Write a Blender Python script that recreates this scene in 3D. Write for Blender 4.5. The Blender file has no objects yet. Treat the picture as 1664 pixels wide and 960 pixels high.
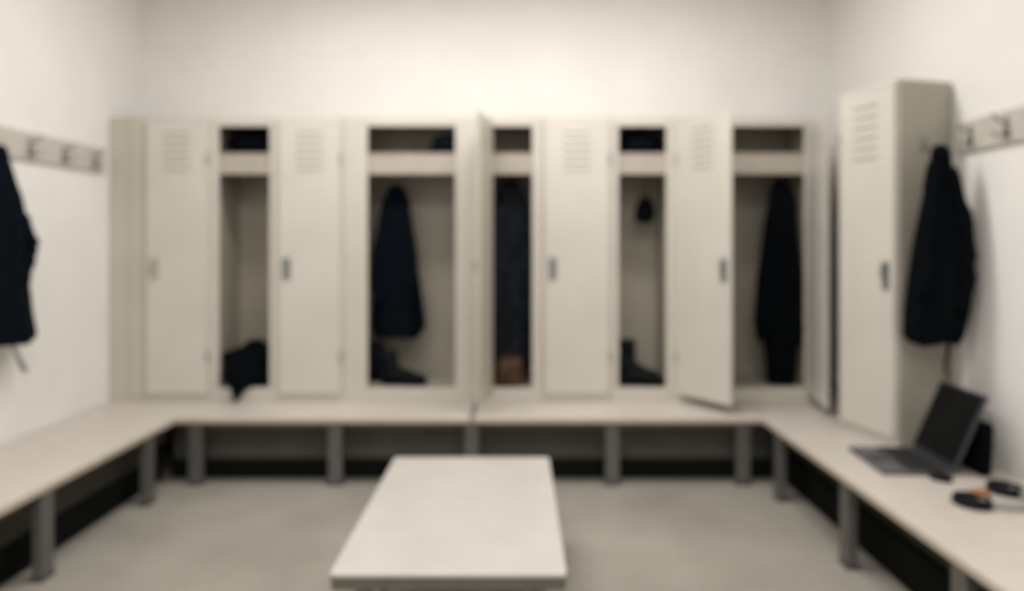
import bpy, bmesh, math, random
from math import sin, cos, pi, radians
from mathutils import Vector, Matrix, noise

random.seed(7)
S = bpy.context.scene
C = S.collection

# ------------------------------------------------------------------ camera
F = 1150.0                      # focal length in pixels of the 1664 px wide frame
EYE = 1.48
cd = bpy.data.cameras.new('camera')
cam = bpy.data.objects.new('camera', cd)
C.objects.link(cam)
cam.location = (0, 0, EYE)
cam.rotation_euler = (radians(90), 0, 0)
cd.sensor_width = 36.0
cd.lens = F / 1664 * 36.0
cd.shift_x = -6 / 1664
cd.shift_y = -85 / 1664
cd.clip_start = 0.05
cd.dof.use_dof = True
cd.dof.focus_distance = 0.75
cd.dof.aperture_fstop = 1.9
S.camera = cam

# ------------------------------------------------------------------ world, exposure
w = bpy.data.worlds.new('world')
w.use_nodes = True
w.node_tree.nodes['Background'].inputs[0].default_value = (0.8, 0.78, 0.74, 1)
w.node_tree.nodes['Background'].inputs[1].default_value = 0.3
S.world = w
S.view_settings.view_transform = 'Standard'
S.view_settings.look = 'None'
S.view_settings.gamma = 1
S.view_settings.use_curve_mapping = False
S.view_settings.exposure = -0.34
LAMP_W = 40.0
LAMP_COL = (1.0, 0.97, 0.93)

# ------------------------------------------------------------------ room numbers (metres)
XL, XR = -2.733, 2.30           # side walls
YB, YF = 5.21, -2.2             # wall behind the lockers, wall behind the camera
ZC = 3.55                       # ceiling
HB = 0.42                       # bench height
FRONT = 4.74                    # plane of the locker fronts
LT = 2.325                      # top of the lockers
EDGE = 4.30                     # front edge of the back bench
LE, RE = -2.065, 1.498          # front edges of the side benches
K = F / FRONT
def u(px): return (px - 838) / K
def at(px, py, y):              # point of the place at depth y
    return Vector(((px - 838) * y / F, y, EYE - (py - 395) * y / F))

# ------------------------------------------------------------------ materials
def mat(name, col, rough=0.5, metal=0.0, var=0.0, scale=20.0, bump=0.0, spec=0.5, dark=None, bscale=None, sheen=0.0):
    m = bpy.data.materials.new(name)
    m.use_nodes = True
    nt = m.node_tree
    b = nt.nodes['Principled BSDF']
    b.inputs['Base Color'].default_value = (*col, 1)
    b.inputs['Roughness'].default_value = rough
    b.inputs['Metallic'].default_value = metal
    b.inputs['Specular IOR Level'].default_value = spec
    if sheen: b.inputs['Sheen Weight'].default_value = sheen
    tc = nt.nodes.new('ShaderNodeTexCoord')
    if var:
        n = nt.nodes.new('ShaderNodeTexNoise')
        n.inputs['Scale'].default_value = scale
        n.inputs['Detail'].default_value = 5
        nt.links.new(tc.outputs['Object'], n.inputs['Vector'])
        r = nt.nodes.new('ShaderNodeValToRGB')
        r.color_ramp.elements[0].position = 0.35
        r.color_ramp.elements[1].position = 0.65
        c0 = dark or tuple(c * (1 - var) for c in col)
        r.color_ramp.elements[0].color = (*c0, 1)
        r.color_ramp.elements[1].color = (*[min(1, c * (1 + var * 0.5)) for c in col], 1)
        nt.links.new(n.outputs['Fac'], r.inputs['Fac'])
        nt.links.new(r.outputs['Color'], b.inputs['Base Color'])
    if bump:
        n2 = nt.nodes.new('ShaderNodeTexNoise')
        n2.inputs['Scale'].default_value = bscale or scale * 3
        nt.links.new(tc.outputs['Object'], n2.inputs['Vector'])
        bp = nt.nodes.new('ShaderNodeBump')
        bp.inputs['Strength'].default_value = bump
        bp.inputs['Distance'].default_value = 0.01
        nt.links.new(n2.outputs['Fac'], bp.inputs['Height'])
        nt.links.new(bp.outputs['Normal'], b.inputs['Normal'])
    return m

M = {}
M['wall'] = mat('wall_paint', (0.79, 0.77, 0.745), 0.75, var=0.03, scale=2.5, bump=0.08, bscale=160)
M['ceil'] = mat('ceiling_paint', (0.88,0.865,0.84), 0.85, var=0.02, scale=3)
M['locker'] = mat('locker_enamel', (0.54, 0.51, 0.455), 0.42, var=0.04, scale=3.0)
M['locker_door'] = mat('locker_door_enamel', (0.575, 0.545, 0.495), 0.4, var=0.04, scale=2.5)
M['locker_in'] = mat('locker_shaded_inside_enamel', (0.35, 0.32, 0.265), 0.5, var=0.06, scale=4.0)  # locker enamel again, darkened to put the inside shade into the colour
M['side'] = mat('filler_and_shaded_door_enamel', (0.50, 0.465, 0.395), 0.5, var=0.04, scale=3.0)
M['bench'] = mat('bench_laminate', (0.54, 0.495, 0.45), 0.42, var=0.05, scale=14, bump=0.03)
M['bench_edge'] = mat('bench_edge_band', (0.50, 0.435, 0.36), 0.45, var=0.05, scale=10)
M['table'] = mat('table_laminate', (0.50, 0.47, 0.44), 0.4, var=0.04, scale=5)
M['table_edge'] = mat('table_edge_band', (0.11, 0.098, 0.08), 0.5, var=0.08, scale=14)
M['steel'] = mat('grey_steel', (0.13, 0.128, 0.12), 0.42, metal=0.3, var=0.06, scale=12)
M['foot'] = mat('black_rubber', (0.02, 0.022, 0.022), 0.7)
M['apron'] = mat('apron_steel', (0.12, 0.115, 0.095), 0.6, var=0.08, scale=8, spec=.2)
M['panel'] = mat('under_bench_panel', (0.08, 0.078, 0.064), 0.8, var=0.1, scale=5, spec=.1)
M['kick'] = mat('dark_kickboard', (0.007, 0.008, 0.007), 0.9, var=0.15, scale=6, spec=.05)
M['handle'] = mat('handle_steel', (0.22, 0.24, 0.25), 0.3, metal=0.6)
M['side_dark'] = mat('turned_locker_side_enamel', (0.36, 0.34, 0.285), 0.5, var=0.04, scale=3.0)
M['lip'] = mat('shelf_lip_enamel', (0.40, 0.36, 0.31), 0.5, var=0.05, scale=5)
M['slot'] = mat('slot_shadow_steel', (0.05, 0.035, 0.03), 0.6)
M['hook'] = mat('hook_steel', (0.30, 0.30, 0.29), 0.28, metal=0.8)
M['rail'] = mat('rail_board', (0.52, 0.49, 0.44), 0.5, var=0.05, scale=10)
M['navy'] = mat('navy_cloth', (0.0028, 0.0050, 0.0085), 0.95, var=0.35, scale=30, bump=0.3, bscale=260, spec=0.05)
M['black'] = mat('black_cloth', (0.0022, 0.0034, 0.0048), 0.95, var=0.35, scale=30, bump=0.3, bscale=260, spec=0.05)
M['slate'] = mat('slate_cloth', (0.013, 0.016, 0.021), 0.95, var=0.4, scale=14, bump=0.3, bscale=220, spec=0.05)
M['lining'] = mat('grey_cord', (0.30, 0.30, 0.29), 0.8)
M['leather'] = mat('black_leather', (0.003, 0.0048, 0.007), 0.75, var=0.3, scale=18, bump=0.2, spec=0.15)
M['sole'] = mat('boot_sole', (0.004, 0.004, 0.005), 0.9, spec=0.1)
M['brown'] = mat('brown_leather', (0.065, 0.034, 0.02), 0.6, var=0.5, scale=14, bump=0.3, spec=.2)
M['lap'] = mat('laptop_shell', (0.030, 0.034, 0.040), 0.5, metal=0.2)
M['deck'] = mat('laptop_deck', (0.09, 0.092, 0.098), 0.5, metal=0.1)
M['key'] = mat('laptop_keys', (0.012, 0.012, 0.014), 0.7)
M['screen'] = mat('dark_screen', (0.004, 0.0045, 0.005), 0.5, spec=0.12)
M['plastic'] = mat('black_plastic', (0.005, 0.0055, 0.006), 0.7, spec=.2)
M['tan'] = mat('tan_leather', (0.36, 0.17, 0.08), 0.6, var=0.2, scale=40)
M['lamp_body'] = mat('lamp_housing', (0.75, 0.75, 0.73), 0.4)

def floor_mat():
    m = mat('speckled_floor', (0.37, 0.345, 0.30), 0.5)
    nt = m.node_tree; b = nt.nodes['Principled BSDF']
    tc = nt.nodes.new('ShaderNodeTexCoord')
    n1 = nt.nodes.new('ShaderNodeTexNoise'); n1.inputs['Scale'].default_value = 1.6; n1.inputs['Detail'].default_value = 4
    n2 = nt.nodes.new('ShaderNodeTexVoronoi'); n2.inputs['Scale'].default_value = 110
    r1 = nt.nodes.new('ShaderNodeValToRGB')
    r1.color_ramp.elements[0].position = .3; r1.color_ramp.elements[1].position = .7
    r1.color_ramp.elements[0].color = (0.265, 0.245, 0.212, 1); r1.color_ramp.elements[1].color = (0.36, 0.335, 0.295, 1)
    r2 = nt.nodes.new('ShaderNodeValToRGB')
    r2.color_ramp.elements[0].position = .12; r2.color_ramp.elements[1].position = .3
    r2.color_ramp.elements[0].color = (0.6, 0.58, 0.55, 1); r2.color_ramp.elements[1].color = (1, 1, 1, 1)
    mx = nt.nodes.new('ShaderNodeMix'); mx.data_type = 'RGBA'; mx.blend_type = 'MULTIPLY'; mx.inputs[0].default_value = 0.7
    L = nt.links.new
    L(tc.outputs['Object'], n1.inputs['Vector']); L(tc.outputs['Object'], n2.inputs['Vector'])
    L(n1.outputs['Fac'], r1.inputs['Fac']); L(n2.outputs['Distance'], r2.inputs['Fac'])
    L(r1.outputs['Color'], mx.inputs[6]); L(r2.outputs['Color'], mx.inputs[7])
    L(mx.outputs[2], b.inputs['Base Color'])
    return m
M['floor'] = floor_mat()
em = bpy.data.materials.new('lamp_diffuser'); em.use_nodes = True
eb = em.node_tree.nodes['Principled BSDF']
eb.inputs['Base Color'].default_value = (0.9, 0.9, 0.88, 1)
eb.inputs['Emission Color'].default_value = (*LAMP_COL, 1)
eb.inputs['Emission Strength'].default_value = 3.0
M['diffuser'] = em

# ------------------------------------------------------------------ mesh helpers
def add_box(bm, a, b, bev=0.0, seg=1):
    x0, y0, z0 = a; x1, y1, z1 = b
    vs = [bm.verts.new(p) for p in ((x0,y0,z0),(x1,y0,z0),(x1,y1,z0),(x0,y1,z0),(x0,y0,z1),(x1,y0,z1),(x1,y1,z1),(x0,y1,z1))]
    fs = [bm.faces.new([vs[i] for i in q]) for q in ((0,3,2,1),(4,5,6,7),(0,1,5,4),(1,2,6,5),(2,3,7,6),(3,0,4,7))]
    if bev:
        es = list({e for f in fs for e in f.edges})
        bmesh.ops.bevel(bm, geom=es, offset=bev, segments=seg, affect='EDGES', profile=0.5)

def add_loft(bm, rings, cap=True, closed=True):
    R = [[bm.verts.new(p) for p in r] for r in rings]
    n = len(R[0])
    for a, b in zip(R, R[1:]):
        for i in range(n if closed else n - 1):
            j = (i + 1) % n
            bm.faces.new((a[i], a[j], b[j], b[i]))
    if cap and closed:
        bm.faces.new(R[0][::-1]); bm.faces.new(R[-1])

def add_tube(bm, pts, r, n=8):
    pts = [Vector(p) for p in pts]
    rings = []
    for i, p in enumerate(pts):
        d = (pts[min(i + 1, len(pts) - 1)] - pts[max(i - 1, 0)]).normalized()
        s = Vector((0, 0, 1)) if abs(d.z) < 0.9 else Vector((1, 0, 0))
        a = d.cross(s).normalized(); b = d.cross(a)
        rr = r[i] if isinstance(r, (list, tuple)) else r
        rings.append([p + a * rr * cos(2*pi*k/n) + b * rr * sin(2*pi*k/n) for k in range(n)])
    add_loft(bm, rings)

def obj(name, bm, m, parent=None, smooth=False, loc=None, rz=0.0):
    bmesh.ops.recalc_face_normals(bm, faces=bm.faces)
    me = bpy.data.meshes.new(name)
    bm.to_mesh(me); bm.free()
    me.materials.append(M[m])
    if smooth:
        for p in me.polygons: p.use_smooth = True
    o = bpy.data.objects.new(name, me)
    C.objects.link(o)
    if parent: o.parent = parent
    if loc is not None: o.location = loc
    if rz: o.rotation_euler.z = rz
    return o

def box(name, a, b, m, parent=None, bev=0.002):
    bm = bmesh.new(); add_box(bm, a, b, bev)
    return obj(name, bm, m, parent)

def tag(o, label, cat, group=None):
    o['label'] = label; o['category'] = cat
    if group: o['group'] = group
    return o

def thing(name, label, cat, loc=(0, 0, 0), rz=0.0, group=None):
    o = bpy.data.objects.new(name, None); C.objects.link(o)
    o.empty_display_size = 0.1
    o.location = loc; o.rotation_euler.z = rz
    return tag(o, label, cat, group)

def struct(name, a, b, m, bev=0.0):
    o = box(name, a, b, m, None, bev); o['kind'] = 'structure'
    return o

# ------------------------------------------------------------------ setting
T = 0.12
struct('floor', (XL - T, YF - T, -0.1), (XR + T, YB + T, 0), 'floor')
struct('ceiling', (XL - T, YF - T, ZC), (XR + T, YB + T, ZC + 0.1), 'ceil')
struct('wall_back', (XL - T, YB, 0), (XR + T, YB + T, ZC), 'wall')
struct('wall_front', (XL - T, YF - T, 0), (XR + T, YF, ZC), 'wall')
struct('wall_left', (XL - T, YF, 0), (XL, YB, ZC), 'wall')
struct('wall_right', (XR, YF, 0), (XR + T, YB, ZC), 'wall')

# filler strips between the locker row and the side walls
XL0, XL1 = u(235), u(1318)
t = struct('trim_1', (XL + 0.001, FRONT + 0.012, HB + 0.001), (XL0 - 0.1, FRONT + 0.030, LT), 'side', 0.002)
t = struct('trim_2', (XL0 - 0.098, FRONT + 0.003, HB + 0.001), (XL0 - 0.002, FRONT + 0.030, LT), 'side', 0.002)
#t = struct('trim_3', (XL1 + 0.002, FRONT + 0.008, HB + 0.001), (XR - 0.001, FRONT + 0.030, LT), 'side', 0.002)

# ------------------------------------------------------------------ ceiling lamps (above the frame)
def ceiling_light(x, y, label):
    t = thing('ceiling_light', label, 'ceiling light', (x, y, ZC), 0, 'ceiling lights of the changing room')
    bm = bmesh.new(); add_box(bm, (-0.62, -0.16, -0.07), (0.62, 0.16, -0.001), 0.006)
    obj('housing', bm, 'lamp_body', t)
    bm = bmesh.new(); add_box(bm, (-0.59, -0.13, -0.084), (0.59, 0.13, -0.0705), 0.004)
    obj('diffuser', bm, 'diffuser', t)
    ld = bpy.data.lights.new('lamp_light', 'AREA'); ld.shape = 'RECTANGLE'
    ld.size = 1.16; ld.size_y = 0.25; ld.energy = LAMP_W; ld.color = LAMP_COL
    lo = bpy.data.objects.new('lamp_light', ld); C.objects.link(lo)
    lo.parent = t; lo.location = (0, 0, -0.088)
for y, s in ((3.75, 'nearest the lockers'), (1.3, 'over the middle of the room'), (-1.2, 'added behind the camera as fill')):  # rear row added behind the camera for frontal fill light
    for x, q in ((-1.0, 'left'), (0.65, 'right')):
        ceiling_light(x, y, 'white ceiling light on the %s side, %s' % (q, s))

# ------------------------------------------------------------------ benches
def leg(parent, cx, cy, along, ztop, foot=True):
    """rectangular steel leg, its long side along x or y"""
    hx, hy = (0.042, 0.022) if along == 'x' else (0.022, 0.042)
    bm = bmesh.new(); add_box(bm, (cx - hx, cy - hy, 0.012), (cx + hx, cy + hy, ztop), 0.003)
    l = obj('leg', bm, 'steel', parent)
    bm = bmesh.new(); add_box(bm, (cx - hx - 0.006, cy - hy - 0.006, 0.0), (cx + hx + 0.006, cy + hy + 0.006, 0.0118), 0.002)
    obj('foot', bm, 'foot', l)

def bench_top(t, a, b, edge_side):
    """slab with its own edge band: edge_side '-y', '+x' or '-x'"""
    bm = bmesh.new(); add_box(bm, (a[0], a[1], HB - 0.035), (b[0], b[1], HB), 0.004, 2)
    obj('seat', bm, 'bench', t)
    e = 0.003
    if edge_side == '-y': q = (a[0] + .004, a[1] - e, HB - 0.031), (b[0] - .004, a[1], HB - 0.005)
    if edge_side == '+x': q = (b[0], a[1] + .004, HB - 0.031), (b[0] + e, b[1] - .004, HB - 0.005)
    if edge_side == '-x': q = (a[0] - e, a[1] + .004, HB - 0.031), (a[0], b[1] - .004, HB - 0.005)
    box('edge_band', *q, 'bench_edge', t, 0.0005)

ZA = HB - 0.0352
# back bench: two halves that meet at a joint under the doors
SX = (767 - 838) / 267.0
for xa, xb, ka, kb, pxs, lab in ((XL + .002, SX - .008, LE - .10, SX - .008, (315, 543, 766), 'left half of the beige bench under the locker row'),
                                 (SX + .008, XR - .002, SX + .008, RE + .12, (996, 1210), 'right half of the beige bench under the locker row')):
    t = thing('bench', lab, 'bench', ((xa + xb) / 2, EDGE, 0)); c0 = (xa + xb) / 2
    t.location = (0, 0, 0)
    bench_top(t, (xa, EDGE, 0), (xb, YB - .002, 0), '-y')
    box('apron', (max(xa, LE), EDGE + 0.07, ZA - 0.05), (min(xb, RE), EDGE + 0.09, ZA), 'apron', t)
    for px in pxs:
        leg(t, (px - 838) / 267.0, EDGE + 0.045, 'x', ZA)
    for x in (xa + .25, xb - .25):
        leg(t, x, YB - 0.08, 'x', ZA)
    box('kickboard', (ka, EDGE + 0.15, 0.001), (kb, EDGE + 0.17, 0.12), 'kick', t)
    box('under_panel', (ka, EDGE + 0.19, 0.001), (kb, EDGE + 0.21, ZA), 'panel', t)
# left bench
t = thing('bench', 'beige bench along the left wall below the row of hooks', 'bench', (0, 0, 0))
bench_top(t, (XL + .002, 0.4, 0), (LE, EDGE - .004, 0), '+x')
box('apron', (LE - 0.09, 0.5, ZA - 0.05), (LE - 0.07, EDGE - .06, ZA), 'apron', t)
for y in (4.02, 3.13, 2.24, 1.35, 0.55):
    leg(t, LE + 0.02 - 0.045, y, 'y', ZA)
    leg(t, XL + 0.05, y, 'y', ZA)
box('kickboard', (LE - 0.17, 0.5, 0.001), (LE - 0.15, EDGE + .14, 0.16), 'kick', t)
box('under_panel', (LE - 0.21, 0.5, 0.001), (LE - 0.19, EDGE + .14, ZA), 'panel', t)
# right bench
t = thing('bench', 'beige bench along the right wall with the open laptop on it', 'bench', (0, 0, 0))
bench_top(t, (RE, 0.4, 0), (XR - .002, EDGE - .004, 0), '-x')
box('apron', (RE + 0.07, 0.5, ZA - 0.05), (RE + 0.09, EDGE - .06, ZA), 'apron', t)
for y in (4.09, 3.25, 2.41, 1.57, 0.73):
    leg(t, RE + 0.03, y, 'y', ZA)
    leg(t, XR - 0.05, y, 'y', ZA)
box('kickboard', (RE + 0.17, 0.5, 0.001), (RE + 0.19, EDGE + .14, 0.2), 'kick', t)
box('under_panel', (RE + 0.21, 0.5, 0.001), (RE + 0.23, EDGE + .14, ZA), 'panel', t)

# bench / table in the middle of the room
TX0, TX1, TY0, TY1 = -0.60, 0.165, 2.27, 3.51
t = thing('low_table', 'low rectangular beige table standing free in the middle of the floor', 'table',
          ((TX0 + TX1) / 2, (TY0 + TY1) / 2, 0))
hx, hy = (TX1 - TX0) / 2, (TY1 - TY0) / 2
def rrect(hx, hy, r, z, n=5):
    out = []
    for cx, cy, a0 in ((hx - r, hy - r, 0), (-hx + r, hy - r, pi/2), (-hx + r, -hy + r, pi), (hx - r, -hy + r, 1.5*pi)):
        for k in range(n + 1):
            a = a0 + pi/2 * k / n
            out.append(Vector((cx + r*cos(a), cy + r*sin(a), z)))
    return out
bm = bmesh.new()
add_loft(bm, [rrect(hx, hy, .018, HB - .012), rrect(hx, hy, .018, HB - .003), rrect(hx - .003, hy - .003, .017, HB)])
obj('tabletop', bm, 'table', t)
bm = bmesh.new()
add_loft(bm, [rrect(hx - .003, hy - .003, .018, HB - .055), rrect(hx - .003, hy - .003, .018, HB - .0122)])
obj('edge_band', bm, 'table_edge', t)
for sx in (-1, 1):
    for sy in (-1, 1):
        leg(t, sx * (hx - 0.09), sy * (hy - 0.12), 'y', HB - 0.0552)
for sx in (-1, 1):
    box('stretcher', (sx*(hx-.09) - .012, -hy + .163, .12), (sx*(hx-.09) + .012, hy - .163, .15), 'steel', t)

# ------------------------------------------------------------------ lockers
def make_door(parent, hinge, width, z0, z1, side, angle, m='locker_door', handle=True, vents=6, vp=0.050):
    """door in its own frame: x runs from the hinge to the free edge (side=+1) or mirrored (-1); y=0 is its outer face"""
    s = side
    bm = bmesh.new()
    def bx(a, b, bev=0.0):
        xs = sorted((a[0]*s, b[0]*s)); add_box(bm, (xs[0], a[1], a[2]), (xs[1], b[1], b[2]), bev)
    bx((0.0, 0.0, z0), (width, 0.018, z1), 0.003)
    d = obj('door', bm, m, parent, loc=hinge, rz=angle * s)
    # pressed rim around the sheet
    bm = bmesh.new()
    for q in (((.004, -.002, z0 + .004), (.022, 0, z1 - .004)), ((width - .022, -.002, z0 + .004), (width - .004, 0, z1 - .004)),
              ((.022, -.002, z0 + .004), (width - .022, 0, z0 + .022)), ((.022, -.002, z1 - .022), (width - .022, 0, z1 - .004))):
        a, b = q; xs = sorted((a[0]*s, b[0]*s)); add_box(bm, (xs[0], a[1], a[2]), (xs[1], b[1], b[2]))
    obj('rim', bm, m, d)
    if handle:
        bm = bmesh.new()
        xs = sorted(((width - .078)*s, (width - .030)*s))
        add_box(bm, (xs[0], -.006, 1.235 - HB), (xs[1], 0, 1.385 - HB), .002)
        add_box(bm, (xs[0] + .012, -.030, 1.30 - HB), (xs[1] - .012, -.006, 1.37 - HB), .004)
        h = obj('handle', bm, handle if isinstance(handle, str) else 'handle', d)
    xc = width * .5 * s
    for k in range(vents):
        z = 2.222 - HB - k * vp
        bm = bmesh.new()
        w2 = 0.095
        # hooded louvre: a wedge that stands out at its lower lip
        r = []
        for x in (xc - w2, xc - w2 + .012, xc + w2 - .012, xc + w2):
            dp = .003 if abs(x - xc) < w2 - .001 else .001
            r.append([Vector((x, -.0001, z + .010)), Vector((x, -dp, z)), Vector((x, -dp + .0008, z - .002)), Vector((x, -.0001, z - .001))])
        add_loft(bm, r)
        lv = obj('louvre', bm, m, d)
        bm = bmesh.new(); add_box(bm, (xc - w2 + .006, -.0012, z - .0090), (xc + w2 - .006, 0, z - .0012))
        lv.data.materials.append(M['slot'])
        n0 = len(lv.data.polygons)
        tmp = bmesh.new(); tmp.from_mesh(lv.data)
        me2 = bpy.data.meshes.new('slit'); bm.to_mesh(me2); bm.free(); tmp.from_mesh(me2); bpy.data.meshes.remove(me2)
        tmp.faces.ensure_lookup_table()
        for f_ in tmp.faces[n0:]: f_.material_index = 1
        tmp.to_mesh(lv.data); tmp.free()
    # two hinge knuckles
    for z in (z0 + .25, z1 - .25):
        bm = bmesh.new(); add_tube(bm, [(0, -.003, z - .035), (0, -.003, z + .035)], .006, 8)
        obj('hinge', bm, 'handle', d)
    return d

OB, OT = 0.51, 2.263            # opening bottom / top
LIP0, LIP1 = 1.945, 2.086       # shelf fascia
def locker(name, x0, x1, o0, o1, label, group=None, shelf=True, depth=YB - FRONT - 0.004, loc=None, rz=0.0, hooks=()):
    """carcass between x0 and x1, opening between o0 and o1; local origin at the middle of its foot, front at y=0"""
    cx = (x0 + x1) / 2
    t = thing(name, label, 'locker', loc or (cx, FRONT, HB), rz, group)
    zb = -HB
    a, b, p, q = x0 - cx + .001, x1 - cx - .001, o0 - cx, o1 - cx
    th = 0.012
    bm = bmesh.new()
    add_box(bm, (a, .022, .001), (a + th, depth, LT - HB))
    add_box(bm, (b - th, .022, .001), (b, depth, LT - HB))
    add_box(bm, (a + th, .022, LT - HB - th), (b - th, depth, LT - HB))
    add_box(bm, (a + th, .022, OB - HB - th), (b - th, depth - th, OB - HB))
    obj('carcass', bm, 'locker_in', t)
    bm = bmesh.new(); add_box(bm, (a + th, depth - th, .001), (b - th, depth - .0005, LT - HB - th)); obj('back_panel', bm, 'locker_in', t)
    bm = bmesh.new()
    add_box(bm, (a, 0, .001), (p, .0215, LT - HB), .002)
    add_box(bm, (q, 0, .001), (b, .0215, LT - HB), .002)
    add_box(bm, (p, .0003, OT - HB), (q, .0212, LT - HB), .002)
    add_box(bm, (p, .0003, .001), (q, .0212, OB - HB), .002)
    obj('face_frame', bm, 'locker', t)
    if shelf:
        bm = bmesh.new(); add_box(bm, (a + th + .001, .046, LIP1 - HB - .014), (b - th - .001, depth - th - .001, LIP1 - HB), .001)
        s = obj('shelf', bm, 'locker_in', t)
        bm = bmesh.new()
        add_box(bm, (a + th + .001, .026, LIP0 - HB), (b - th - .001, .045, LIP1 - HB), .002)
        add_box(bm, (a + th + .001, .022, LIP0 - HB), (b - th - .001, .026, LIP0 - HB + .012), .001)
        add_box(bm, (a + th + .001, .022, LIP1 - HB - .012), (b - th - .001, .026, LIP1 - HB), .001)
        obj('shelf_lip', bm, 'lip', s)
        for hpx, hyw in hooks:
            hx_ = (hpx - 838) * hyw / F - cx; hy = hyw - FRONT
            bm = bmesh.new()
            add_tube(bm, [(hx_, hy + .02, LIP1 - HB - .014), (hx_, hy + .02, LIP1 - HB - .09), (hx_, hy + .012, LIP1 - HB - .112), (hx_, hy - .004, LIP1 - HB - .108), (hx_, hy - .012, LIP1 - HB - .09)], .004, 6)
            obj('coat_hook', bm, 'hook', s)
    return t

G = 'lockers in the row along the back wall'
def closed(x0, x1, label, hm=True):
    t = locker('locker', u(x0), u(x1), u(x0) + .035, u(x1) - .035, label, G, shelf=False)
    w = u(x1) - u(x0) - .04
    hx = (u(x1) - u(x0)) / 2 - .02
    make_door(t, Vector((hx, -.0185, 0)), w, 0.055, OT - HB + .03, -1, 0, handle=hm)
    return t
closed_1 = closed(235, 343, 'closed beige locker at the left end of the back row', 'lip')
l2 = locker('locker', u(343), u(449), u(355), u(438), 'narrow doorless locker with dark clothes spilling out of its bottom', G, hooks=[(399, 4.965)])
closed_3 = closed(449, 559, 'closed beige locker between the spilling doorless locker and the wide open one')
l4 = locker('locker', u(559), u(778), u(597), u(740), 'wide doorless locker holding one dark navy coat and a pair of dark boots', G, hooks=[(644, 4.965), (715, 4.965)])
l5 = locker('locker', u(778), u(880), u(800), u(865), 'narrow open locker with a slate grey coat above a brown bag', G, hooks=[(829, 4.965)])
closed_6 = closed(880, 995, 'closed beige locker right of the narrow one with the brown bag')
l7 = locker('locker', u(995), u(1092), u(1005), u(1083), 'narrow doorless locker with a small pouch hanging high inside', G, hooks=[(1048, 4.965)])
l8 = locker('locker', u(1092), u(1318), u(1107), u(1308), 'wide two door locker standing open at the right end of the row', G, hooks=[(1269, 4.865), (1190, 4.965)])
def hinge(t, px): return Vector((u(px) - t.location.x, -.006, 0))
# angle: swing of the door outwards from closed
make_door(l5, hinge(l5, 797), .405, .055, OT - HB + .03, +1, -radians(100), 'side')  # darker filler enamel paints the shade on this open door's outer face
make_door(l8, hinge(l8, 1099), .455, .055, OT - HB + .03, +1, -radians(57))
make_door(l8, hinge(l8, 1315), .455, .055, OT - HB + .03, -1, -radians(81))

# single locker standing turned against the right wall
near = Vector((1.965, 3.64, 0)); far = Vector((1.862, 4.045, 0))
wv = (near - far); W = wv.length
ang = math.atan2(wv.y, wv.x)
lr = locker('locker', 0, W, .02, W - .02, 'single tall locker standing turned against the right wall behind the laptop', None, shelf=False,
            depth=.335, loc=(*((near + far) / 2).to_2d(), HB), rz=ang)
make_door(lr, Vector((-W / 2 + .006, -.0185, 0)), W - .012, 0.055, LT - HB - .01, +1, 0, vp=0.056)
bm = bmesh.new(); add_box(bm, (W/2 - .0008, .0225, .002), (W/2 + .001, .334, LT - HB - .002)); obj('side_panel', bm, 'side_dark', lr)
bm = bmesh.new()
add_box(bm, (W/2 - .0005, .14, 1.53), (W/2 + .008, .17, 1.61), .002)
add_tube(bm, [(W/2 + .006, .155, 1.56), (W/2 + .04, .155, 1.55), (W/2 + .055, .155, 1.57), (W/2 + .055, .155, 1.585)], .005, 6)
obj('coat_hook', bm, 'hook', lr)

# ------------------------------------------------------------------ hook rails on the side walls
def hook_rail(wall, y0, y1, ys, label):
    s = 1 if wall < 0 else -1                         # into the room
    t = thing('hook_rail', label, 'hook rail', (wall, y0, 2.02))
    bm = bmesh.new(); xs = sorted((s*.001, s*.020))
    add_box(bm, (xs[0], 0, -.08), (xs[1], y1 - y0, .08), .004)
    obj('board', bm, 'rail', t)
    for y in ys:
        bm = bmesh.new(); yy = y - y0
        xs = sorted((s*.0195, s*.026))
        add_box(bm, (xs[0], yy - .015, -.055), (xs[1], yy + .015, .05), .002)
        add_tube(bm, [(s*.024, yy, .02), (s*.06, yy, .025), (s*.085, yy, .05), (s*.088, yy, .062)], [.007, .006, .006, .009], 8)
        for q in (-1, 1):
            add_tube(bm, [(s*.024, yy, -.03), (s*.045, yy + q*.018, -.045), (s*.062, yy + q*.03, -.035), (s*.066, yy + q*.033, -.012)], [.007, .006, .006, .008], 8)
        obj('hook', bm, 'hook', t, True)
hook_rail(XL, 1.2, 4.68, [4.555, 4.25, 3.95, 3.57, 3.27, 2.97, 2.67], 'pale rail of steel coat hooks on the left wall')
hook_rail(XR, 1.2, 3.66, [3.54, 3.28, 3.02, 2.76, 2.5], 'pale rail of steel coat hooks on the right wall')

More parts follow.
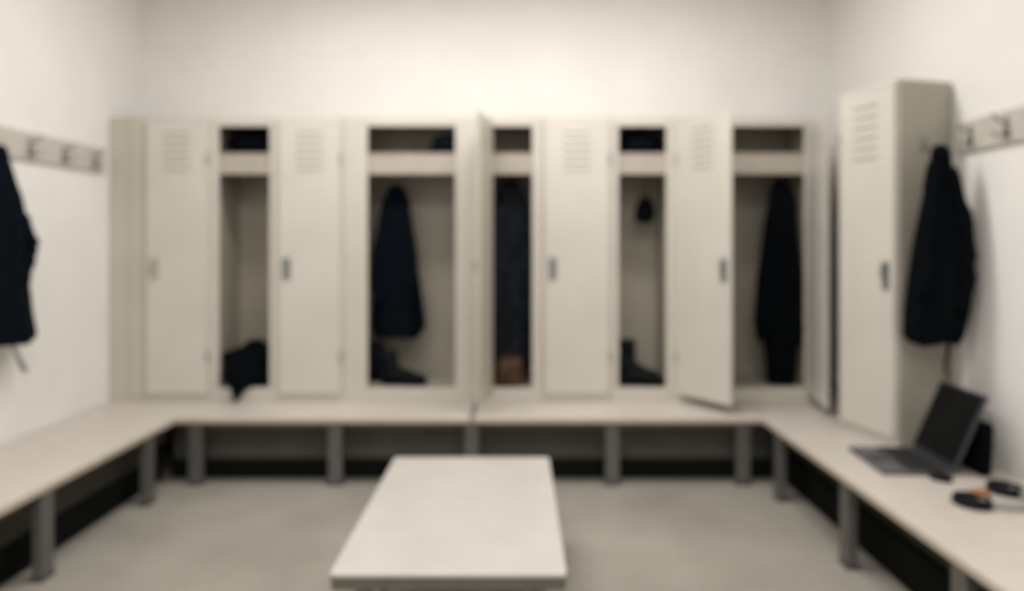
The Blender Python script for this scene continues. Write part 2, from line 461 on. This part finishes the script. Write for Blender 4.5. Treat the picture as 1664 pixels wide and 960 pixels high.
# ------------------------------------------------------------------ garments
def garment_bm(profile, seed=0, n=48, folds=7, amp=.13, steps=4):
    """profile rows: (z, x_left, x_right, half_thickness), top to bottom; local frame"""
    rows = []
    for i in range(len(profile) - 1):
        a, b = profile[i], profile[i + 1]
        for k in range(steps):
            f = k / steps
            rows.append(tuple(a[j] + (b[j] - a[j]) * f for j in range(4)))
    rows.append(profile[-1])
    bm = bmesh.new(); rings = []
    z0, z1 = rows[0][0], rows[-1][0]
    for z, xl, xr, th in rows:
        c, h = (xl + xr) / 2, (xr - xl) / 2
        g = (z0 - z) / (z0 - z1)
        ring = []
        for k in range(n):
            a = 2*pi*k/n
            rip = 1 + amp * min(1, g * 2.2) * (sin(folds*a + seed + 1.5*g) + .5*sin((folds*2-3)*a + seed*2.1 - 2*g))
            nz = noise.noise(Vector((cos(a)*1.5, sin(a)*1.5 + seed, z*4))) * .012
            ex = math.copysign(abs(cos(a))**.85, cos(a)); ey = math.copysign(abs(sin(a))**.85, sin(a))
            ring.append(Vector((c + h*ex*(1 + .2*(rip-1)), th*ey*rip + nz * min(1, g*3), z + (.012*sin(3*a + seed) if g > .98 else 0))))
        rings.append(ring)
    add_loft(bm, rings)
    return bm

def sleeve_bm(pts, rad, n=14, seed=0):
    pts = [Vector(p) for p in pts]
    fine, fr = [], []
    for i in range(len(pts) - 1):
        for k in range(5):
            f = k / 5
            fine.append(pts[i].lerp(pts[i+1], f)); fr.append(rad[i] + (rad[i+1] - rad[i]) * f)
    fine.append(pts[-1]); fr.append(rad[-1])
    fr = [r * (1 + .10*sin(i*1.9 + seed) + .05*sin(i*3.3)) for i, r in enumerate(fr)]
    bm = bmesh.new(); add_tube(bm, fine, fr, n)
    return bm

def coat(label, loc, profile, m, sleeves=(), rz=0.0, seed=0, group=None, loop=True, cord=None):
    t = thing('coat', label, 'coat', loc, rz, group)
    obj('body', garment_bm(profile, seed), m, t, True)
    for i, (pts, rad) in enumerate(sleeves):
        obj('sleeve', sleeve_bm(pts, rad, seed=seed + i), m, t, True)
    z, xl, xr, th = profile[0]
    c = (xl + xr) / 2
    z2, a2, b2, t2 = profile[1]
    bm = bmesh.new(); n = 20; zc = (z + z2) / 2; hw = ((xr - xl) + (b2 - a2)) / 4 + .008; ht = (th + t2) / 2 + .008
    add_loft(bm, [[Vector((c + hw*f*cos(2*pi*k/n), ht*f*sin(2*pi*k/n) - g, zc + dz + .008*cos(4*pi*k/n))) for k in range(n)] for f, dz, g in ((1.18, -.035, .004), (1.10, -.015, .002), (.95, .012, 0), (.80, .016, 0))])
    obj('collar', bm, m, t, True)
    if loop:
        bm = bmesh.new()
        add_tube(bm, [(c - .012, 0, z - .01), (c - .012, 0, z + .018), (c, 0, z + .032), (c + .012, 0, z + .018), (c + .012, 0, z - .01)], .0035, 6)
        obj('hanging_loop', bm, 'lining', t, True)
    if cord:
        for pts in cord[1:]:
            bm = bmesh.new(); add_tube(bm, pts, cord[0][0], 6); obj('drawstring', bm, cord[0][1], t, True)
    return t

def prof(rows, y, cx, cz):
    """rows of (py, x_left, x_right, thickness) measured at depth y -> local profile"""
    out = []
    for py, a, b, th in rows:
        out.append((EYE - (py - 395) * y / F - cz, (a - 838) * y / F - cx, (b - 838) * y / F - cx, th))
    return out

YI = 4.965                      # coats hang in the middle of the lockers' depth
def in_locker(label, rows, m, seed, slv=True, group='coats hanging in the lockers', YI=4.965):
    cx = (rows[0][1] + rows[0][2]) / 2; cx = (cx - 838) * YI / F
    p = prof(rows, YI, cx, 0)
    zt = p[0][0]; p = [(z - zt, a, b, th) for z, a, b, th in p]
    s = ()
    if slv:
        L = p[-1][0]
        m1 = p[len(p)//2]
        s = [([(p[1][1] + .02, -.02, p[1][0]), (m1[1] + .025, -.07, m1[0]), (m1[1] + .03, -.075, L * .78)], [.035, .05, .036]),
             ([(p[1][2] - .02, -.02, p[1][0]), (m1[2] - .03, -.07, m1[0]), (m1[2] - .035, -.075, L * .80)], [.035, .05, .036])]
    return coat(label, (cx, YI, zt), p, m, s, seed=seed, group=group)

in_locker('dark navy flared coat hanging in the wide doorless locker',
          [(300, 636, 652, .02), (322, 626, 662, .05), (380, 619, 670, .08), (440, 610, 679, .095), (500, 605, 688, .105), (530, 604, 691, .11), (546, 612, 682, .10)], 'navy', 1)
in_locker('slate grey coat filling the narrow locker above the brown bag',
          [(290, 822, 836, .02), (312, 808, 852, .05), (360, 800, 860, .08), (430, 797, 865, .08), (520, 796, 867, .085), (575, 798, 867, .085), (592, 806, 862, .08)], 'slate', 4)
in_locker('long black coat hanging in the two door locker at right end of row',
          [(290, 1262, 1276, .02), (312, 1252, 1286, .045), (370, 1242, 1291, .06), (450, 1232, 1295, .07), (525, 1226, 1298, .075), (545, 1233, 1297, .07), (560, 1243, 1295, .065), (618, 1247, 1291, .06), (626, 1252, 1286, .05)], 'black', 7, YI=4.865)

# coat on the left wall (flat against it)
HZ = 1.955
P = [(0, -.015, .02, .03), (-.04, -.05, .05, .04), (-.18, -.13, .115, .055), (-.34, -.19, .165, .06), (-.50, -.22, .19, .062), (-.60, -.23, .185, .065), (-.84, -.25, .23, .07), (-.985, -.26, .27, .075), (-1.01, -.25, .262, .07)]
coat('navy jacket with a dangling grey drawstring on the left wall hooks', (XL + .115, 3.57, HZ + .02), P, 'navy',
     [([(.05, 0, -.09), (.13, -.01, -.34), (.205, -.015, -.50), (.19, -.02, -.56), (.13, -.03, -.70)], [.03, .045, .052, .045, .04]),
      ([(-.05, 0, -.09), (-.18, -.02, -.35), (-.2, -.03, -.65)], [.03, .055, .045])],
     rz=pi/2, seed=2, cord=[(.008, 'lining'), [(.03, -.05, -.97), (.07, -.055, -1.06), (.11, -.055, -1.12), (.14, -.055, -1.17)], [(.03, -.05, -.97), (.04, -.05, -1.03), (.12, -.05, -1.16)]])

# coat on the side of the single locker
YC = 3.53
rows = [(235, 1521, 1535, .02), (256, 1514, 1543, .035), (300, 1504, 1551, .05), (350, 1495, 1559, .065), (400, 1486, 1567, .075),
        (450, 1479, 1577, .08), (500, 1473, 1571, .085), (545, 1471, 1560, .085), (557, 1478, 1551, .075)]
cx = (1528 - 838) * YC / F
p = prof(rows, YC, cx, 0); zt = p[0][0]; p = [(z - zt, a, b, th) for z, a, b, th in p]
coat('black jacket hanging on the side of the single locker above the laptop', (cx, YC, zt), p, 'black',
     [([(-.04, -.02, -.09), (-.09, -.055, -.4), (-.115, -.06, -.78)], [.035, .045, .034]),
      ([(.03, -.02, -.12), (.075, -.055, -.4), (.09, -.06, -.66), (.06, -.06, -.84)], [.035, .05, .046, .034])],
     seed=5, cord=[(.007, 'black'), [(.035, 0, -.95), (.04, 0, -1.02), (.03, .01, -1.1), (.042, .01, -1.16)]])

# ------------------------------------------------------------------ soft lumps, boots, bags
def lump_bm(sx, sy, sz, seed, drape=None, amp=.16, sub=4):
    bm = bmesh.new()
    bmesh.ops.create_icosphere(bm, subdivisions=sub, radius=1)
    for v in bm.verts:
        d = v.co.copy()
        n = noise.noise(d * 1.4 + Vector((seed, 0, 0))) * amp * 2 + noise.noise(d * 4 + Vector((0, seed, 0))) * amp
        cr = abs(noise.noise(d * 3 + Vector((0, 0, seed)))) * amp
        q = d * (1 + n - cr)
        x, y, z = q.x * sx, q.y * sy, max(q.z, -.75) * sz + .75 * sz
        if drape and d.y < -.35 and d.z < .2:
            f = max(0, 1 - abs(d.x - drape[2]) * 1.8) * min(1, (-d.y - .35) / .4)
            y -= drape[0] * f; z -= drape[1] * f * f
        v.co = (x, y, z)
    return bm

def boot(name, label, loc, rz, m, group, shaft=.25, length=.29):
    t = thing(name, label, 'boot', loc, rz, group)
    rings = []
    # heel at x=0, toe at +x : rings walked up and over
    def ring(x, z0, z1, hw):
        n = 16; return [Vector((x, hw * cos(2*pi*k/n), (z0 + z1)/2 + (z1 - z0)/2 * sin(2*pi*k/n))) for k in range(n)]
    bm = bmesh.new()
    add_loft(bm, [ring(-.012, .03, .075, .022), ring(0.0, .022, .10, .038), ring(.05, .022, .125, .042), ring(.11, .022, .125, .042), ring(.16, .022, .095, .046),
                  ring(length - .07, .022, .082, .050), ring(length - .025, .022, .072, .042), ring(length, .026, .052, .024)])
    obj('upper', bm, m, t, True)
    bm = bmesh.new(); n = 16; rr = []
    for z, rx, ry, ox in ((.07, .055, .04, .05), (.12, .056, .041, .05), (shaft*.7, .056, .044, .045), (shaft, .062, .05, .04)):
        rr.append([Vector((ox + rx * cos(2*pi*k/n), ry * sin(2*pi*k/n), z)) for k in range(n)])
    for z, rx, ry, ox in ((shaft, .055, .043, .04), (shaft - .05, .05, .038, .042)):
        rr.append([Vector((ox + rx * cos(2*pi*k/n), ry * sin(2*pi*k/n), z)) for k in range(n)])
    add_loft(bm, rr)
    obj('shaft', bm, m, t, True)
    bm = bmesh.new()
    pts = [(-.014, 0), (-.005, .03), (.05, .038), (.12, .036), (length-.08, .048), (length-.03, .043), (length+.006, .02)]
    out = [Vector((x, y, 0)) for x, y in pts] + [Vector((x, -y, 0)) for x, y in reversed(pts)]
    add_loft(bm, [out, [v + Vector((0, 0, .024)) for v in out]])
    obj('sole', bm, 'sole', t)
    bm = bmesh.new()
    for k in range(4):
        x = .105 + k*.02; z = .128 - k*.011
        add_tube(bm, [(x, -.03, z - .01), (x + .004, 0, z + .004), (x, .03, z - .01)], .003, 6)
    obj('laces', bm, 'lining' if m == 'x' else 'sole', t, True)
    return t

ZF = OB + .001                  # locker floor
# doorless locker 2 : clothes spilling over its sill
o = obj('clothes_heap', lump_bm(.188, .16, .165, 3.3, drape=(.10, .12, -.15)), 'black', None, True, (u(397), 4.885, ZF))
tag(o, 'black crumpled clothes spilling over the sill of the narrow doorless locker', 'clothes')
o = obj('duffel_bag', lump_bm(.185, .15, .105, 8.1, amp=.06), 'black', None, True, (u(397), 4.95, LIP1 + .002))
tag(o, 'black soft bag filling the top shelf above the spilling clothes', 'bag')
o = obj('duffel_bag', lump_bm(.165, .15, .105, 5.7, amp=.06), 'navy', None, True, (u(1043), 4.95, LIP1 + .002))
tag(o, 'navy soft bag filling the top shelf above the hanging pouch', 'bag')

# woollen cap on the shelf of the wide doorless locker
t = thing('cap', 'dark navy cap lying at the right of the wide locker shelf', 'cap', (u(722), 4.87, LIP1 + .002))
bm = bmesh.new(); n = 24
add_loft(bm, [[Vector((r*cos(2*pi*k/n), r*1.1*sin(2*pi*k/n), z)) for k in range(n)] for r, z in ((.10, 0), (.108, .03), (.105, .07), (.085, .11), (.05, .135), (.01, .142))])
obj('crown', bm, 'navy', t, True)
bm = bmesh.new()
a = []; b = []
for k in range(13):
    th = pi*.75 + pi*.5*k/12
    a.append(Vector((.10*cos(th), .11*sin(th), .012))); b.append(Vector((-.075 + .115*cos(th), .105*sin(th), .004)))
add_loft(bm, [a, b], closed=False, cap=False)
add_loft(bm, [[v + Vector((0, 0, .004)) for v in a], [v + Vector((0, 0, .004)) for v in b]], closed=False, cap=False)
obj('brim', bm, 'navy', t, True)

# boots
boot('boot', 'dark boot in the wide doorless locker, the one nearer the room', (u(617), 4.865, ZF), radians(-6), 'leather', 'boots under the flared coat', .23, .30)
boot('boot', 'dark boot in the wide doorless locker, the one at the back', (u(588), 4.98, ZF), radians(5), 'leather', 'boots under the flared coat', .27, .32)
boot('boot', 'dark boot below the hanging pouch, the one nearer the room', (u(1010), 4.845, ZF), radians(-6), 'leather', 'boots under the small pouch', .19, .30)
boot('boot', 'dark boot below the hanging pouch, the one at the back', (u(1018), 4.97, ZF), radians(8), 'leather', 'boots under the small pouch', .29, .27)

# brown bag
t = thing('bag', 'brown leather bag on the floor of the narrow locker under the slate coat', 'bag', (u(828), 4.835, ZF))
bm = bmesh.new()
rg = []
for z, hx, hy in ((0, .085, .06), (.02, .098, .07), (.10, .095, .062), (.17, .085, .035), (.19, .08, .012)):
    rg.append([v + Vector((.005*sin(7*v.x*20), 0, 0)) for v in rrect(hx, hy, min(.03, hy*.8), z)])
add_loft(bm, rg); obj('body', bm, 'brown', t, True)
bm = bmesh.new(); add_box(bm, (-.07, -.0755, .06), (.07, -.066, .15), .004); obj('front_flap', bm, 'brown', t)
bm = bmesh.new(); add_tube(bm, [(.05*cos(a), 0, .185 + .025*sin(a)) for a in [pi*k/10 for k in range(11)]], .006, 8); obj('carry_handle', bm, 'brown', t, True)

# small pouch hanging in locker 7
y = 4.95; c = at(1048, 335, y)
t = thing('pouch', 'small dark pouch on a strap hanging in the narrow doorless locker', 'pouch', c)
bm = lump_bm(.068, .04, .11, 2.2, amp=.07, sub=3); bmesh.ops.translate(bm, verts=bm.verts, vec=(0, 0, -.12)); obj('body', bm, 'black', t, True)
bm = bmesh.new(); add_tube(bm, [(-.035, 0, .0), (-.022, 0, .08), (0, 0, .225), (.022, 0, .08), (.035, 0, .0)], .006, 6); obj('strap', bm, 'black', t, True)

# ------------------------------------------------------------------ laptop on the right bench
LW, LD = .40, .32
t = thing('laptop', 'open dark laptop standing on the right bench, screen towards the room', 'laptop', (1.85, 3.42, HB + .001), radians(-94))
# local frame: x along its width, +y towards the hinge
bm = bmesh.new(); add_box(bm, (-LW/2, -LD/2, .002), (LW/2, LD/2, .020), .005, 2); b_ = obj('base', bm, 'deck', t)
for sx in (-1, 1):
    for sy in (-1, 1):
        bm = bmesh.new(); add_box(bm, (sx*.18 - .012, sy*.13 - .008, 0), (sx*.18 + .012, sy*.13 + .008, .0022)); obj('foot', bm, 'foot', b_)
bm = bmesh.new(); add_box(bm, (-LW/2 + .008, -.035, .0201), (LW/2 - .008, .135, .0207)); obj('keyboard_well', bm, 'lap', b_)
bm = bmesh.new()
for r in range(6):
    for k in range(15):
        x = -LW/2 + .012 + k*.0254; yy = -.03 + r*.027
        if r == 0 and 4 <= k <= 9: continue
        add_box(bm, (x, yy, .0207), (x + .0215, yy + .023, .0235))
add_box(bm, (-LW/2 + .012 + 4*.0254, -.03, .0207), (-LW/2 + .012 + 9*.0254 + .0215, -.007, .0235))
kb = obj('keys', bm, 'key', b_); kb['kind'] = 'stuff'
bm = bmesh.new(); add_box(bm, (-.06, -.145, .0201), (.06, -.055, .0209), .0003); obj('touchpad', bm, 'lap', b_)
LH, tilt = .37, radians(23)
lid = bpy.data.objects.new('lid', None)
bm = bmesh.new(); add_box(bm, (-LW/2, 0, 0), (LW/2, .010, LH), .004, 2)
lid = obj('lid', bm, 'lap', t); lid.location = (0, LD/2 - .006, .024); lid.rotation_euler.x = -tilt
bm = bmesh.new(); add_box(bm, (-LW/2 + .014, -.0012, .024), (LW/2 - .022, 0, LH - .014), .0003); obj('screen', bm, 'screen', lid)
bm = bmesh.new(); add_tube(bm, [(-.17, LD/2 - .003, .024), (.17, LD/2 - .003, .024)], .0065, 10); obj('hinge', bm, 'plastic', t, True)

# invented black slab standing in for the shade behind the laptop lid
t = thing('laptop_shade_slab', 'black slab standing in for the shade behind the open laptop', 'sleeve', (2.112, 3.37, HB + .004), radians(-92))  # filed under sleeve, but only an added slab for the shade
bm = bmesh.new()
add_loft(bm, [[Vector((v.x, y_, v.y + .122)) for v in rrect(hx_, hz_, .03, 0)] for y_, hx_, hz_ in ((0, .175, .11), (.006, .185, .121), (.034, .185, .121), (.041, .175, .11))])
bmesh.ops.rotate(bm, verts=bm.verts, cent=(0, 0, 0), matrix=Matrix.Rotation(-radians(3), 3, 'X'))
obj('shade_slab_body', bm, 'black', t, True)
bm = bmesh.new(); add_tube(bm, [(-.15, .02, .244), (.15, .02, .244)], .004, 6)
bmesh.ops.rotate(bm, verts=bm.verts, cent=(0, 0, 0), matrix=Matrix.Rotation(-radians(3), 3, 'X'))
obj('shade_slab_top_tube', bm, 'handle', t, True)  # thin tube along the slab's top, invented with it

# mouse
t = thing('computer_mouse', 'small black mouse on the right bench just in front of the laptop', 'mouse', (1.90, 3.165, HB + .001), radians(30))
bm = bmesh.new(); n = 20
add_loft(bm, [[Vector((.032*r*cos(2*pi*k/n), .052*r*sin(2*pi*k/n), z)) for k in range(n)] for r, z in ((.9, 0), (1, .008), (.95, .02), (.78, .031), (.45, .037), (.1, .038))])
obj('shell', bm, 'plastic', t, True)
bm = bmesh.new(); add_tube(bm, [(-.004, .028, .031), (.004, .028, .031)], .007, 10); obj('wheel', bm, 'handle', t, True)

# headphones lying on the bench
t = thing('headphones', 'black headphones with tan band lying on the right bench', 'headphones', (1.96, 2.93, HB + .001), radians(31))
def cup(x, sgn, m='plastic'):
    bm = bmesh.new(); n = 24
    add_loft(bm, [[Vector((x + .062*r*cos(2*pi*k/n), .075*r*sin(2*pi*k/n), z)) for k in range(n)] for r, z in ((.92, 0.001), (1, .008), (1, .018), (.9, .026), (.6, .031), (.1, .033))])
    c_ = obj('ear_cup', bm, m, t, True)
    bm = bmesh.new()
    add_tube(bm, [(x + .05*cos(a), .062*sin(a), .030) for a in [2*pi*k/20 for k in range(21)]], .009, 8)
    obj('ear_cushion', bm, 'leather', c_, True)
cup(-.135, -1); cup(.135, 1)
bm = bmesh.new()
rings = []
for k in range(25):
    a = pi * k / 24
    c_ = Vector((-.125*cos(a), -.02 + .13*sin(a)*-1, .022)); d = Vector((-cos(a), -sin(a), 0))
    rings.append([c_ + d*.006 + Vector((0,0,.013)), c_ + d*.006 - Vector((0,0,.015)), c_ - d*.006 - Vector((0,0,.015)), c_ - d*.006 + Vector((0,0,.013))])
add_loft(bm, rings); hb = obj('headband', bm, 'lining', t); hb['label'] = 'pale curved band'
o = obj('wallet', lump_bm(.045, .035, .020, 6.2, amp=.04, sub=3), 'tan', None, True, (1.935, 2.955, HB + .001))
tag(o, 'small tan leather purse lying between the black ear cups', 'purse')
t['label'] = 'black headphones with a pale band lying on the right bench'
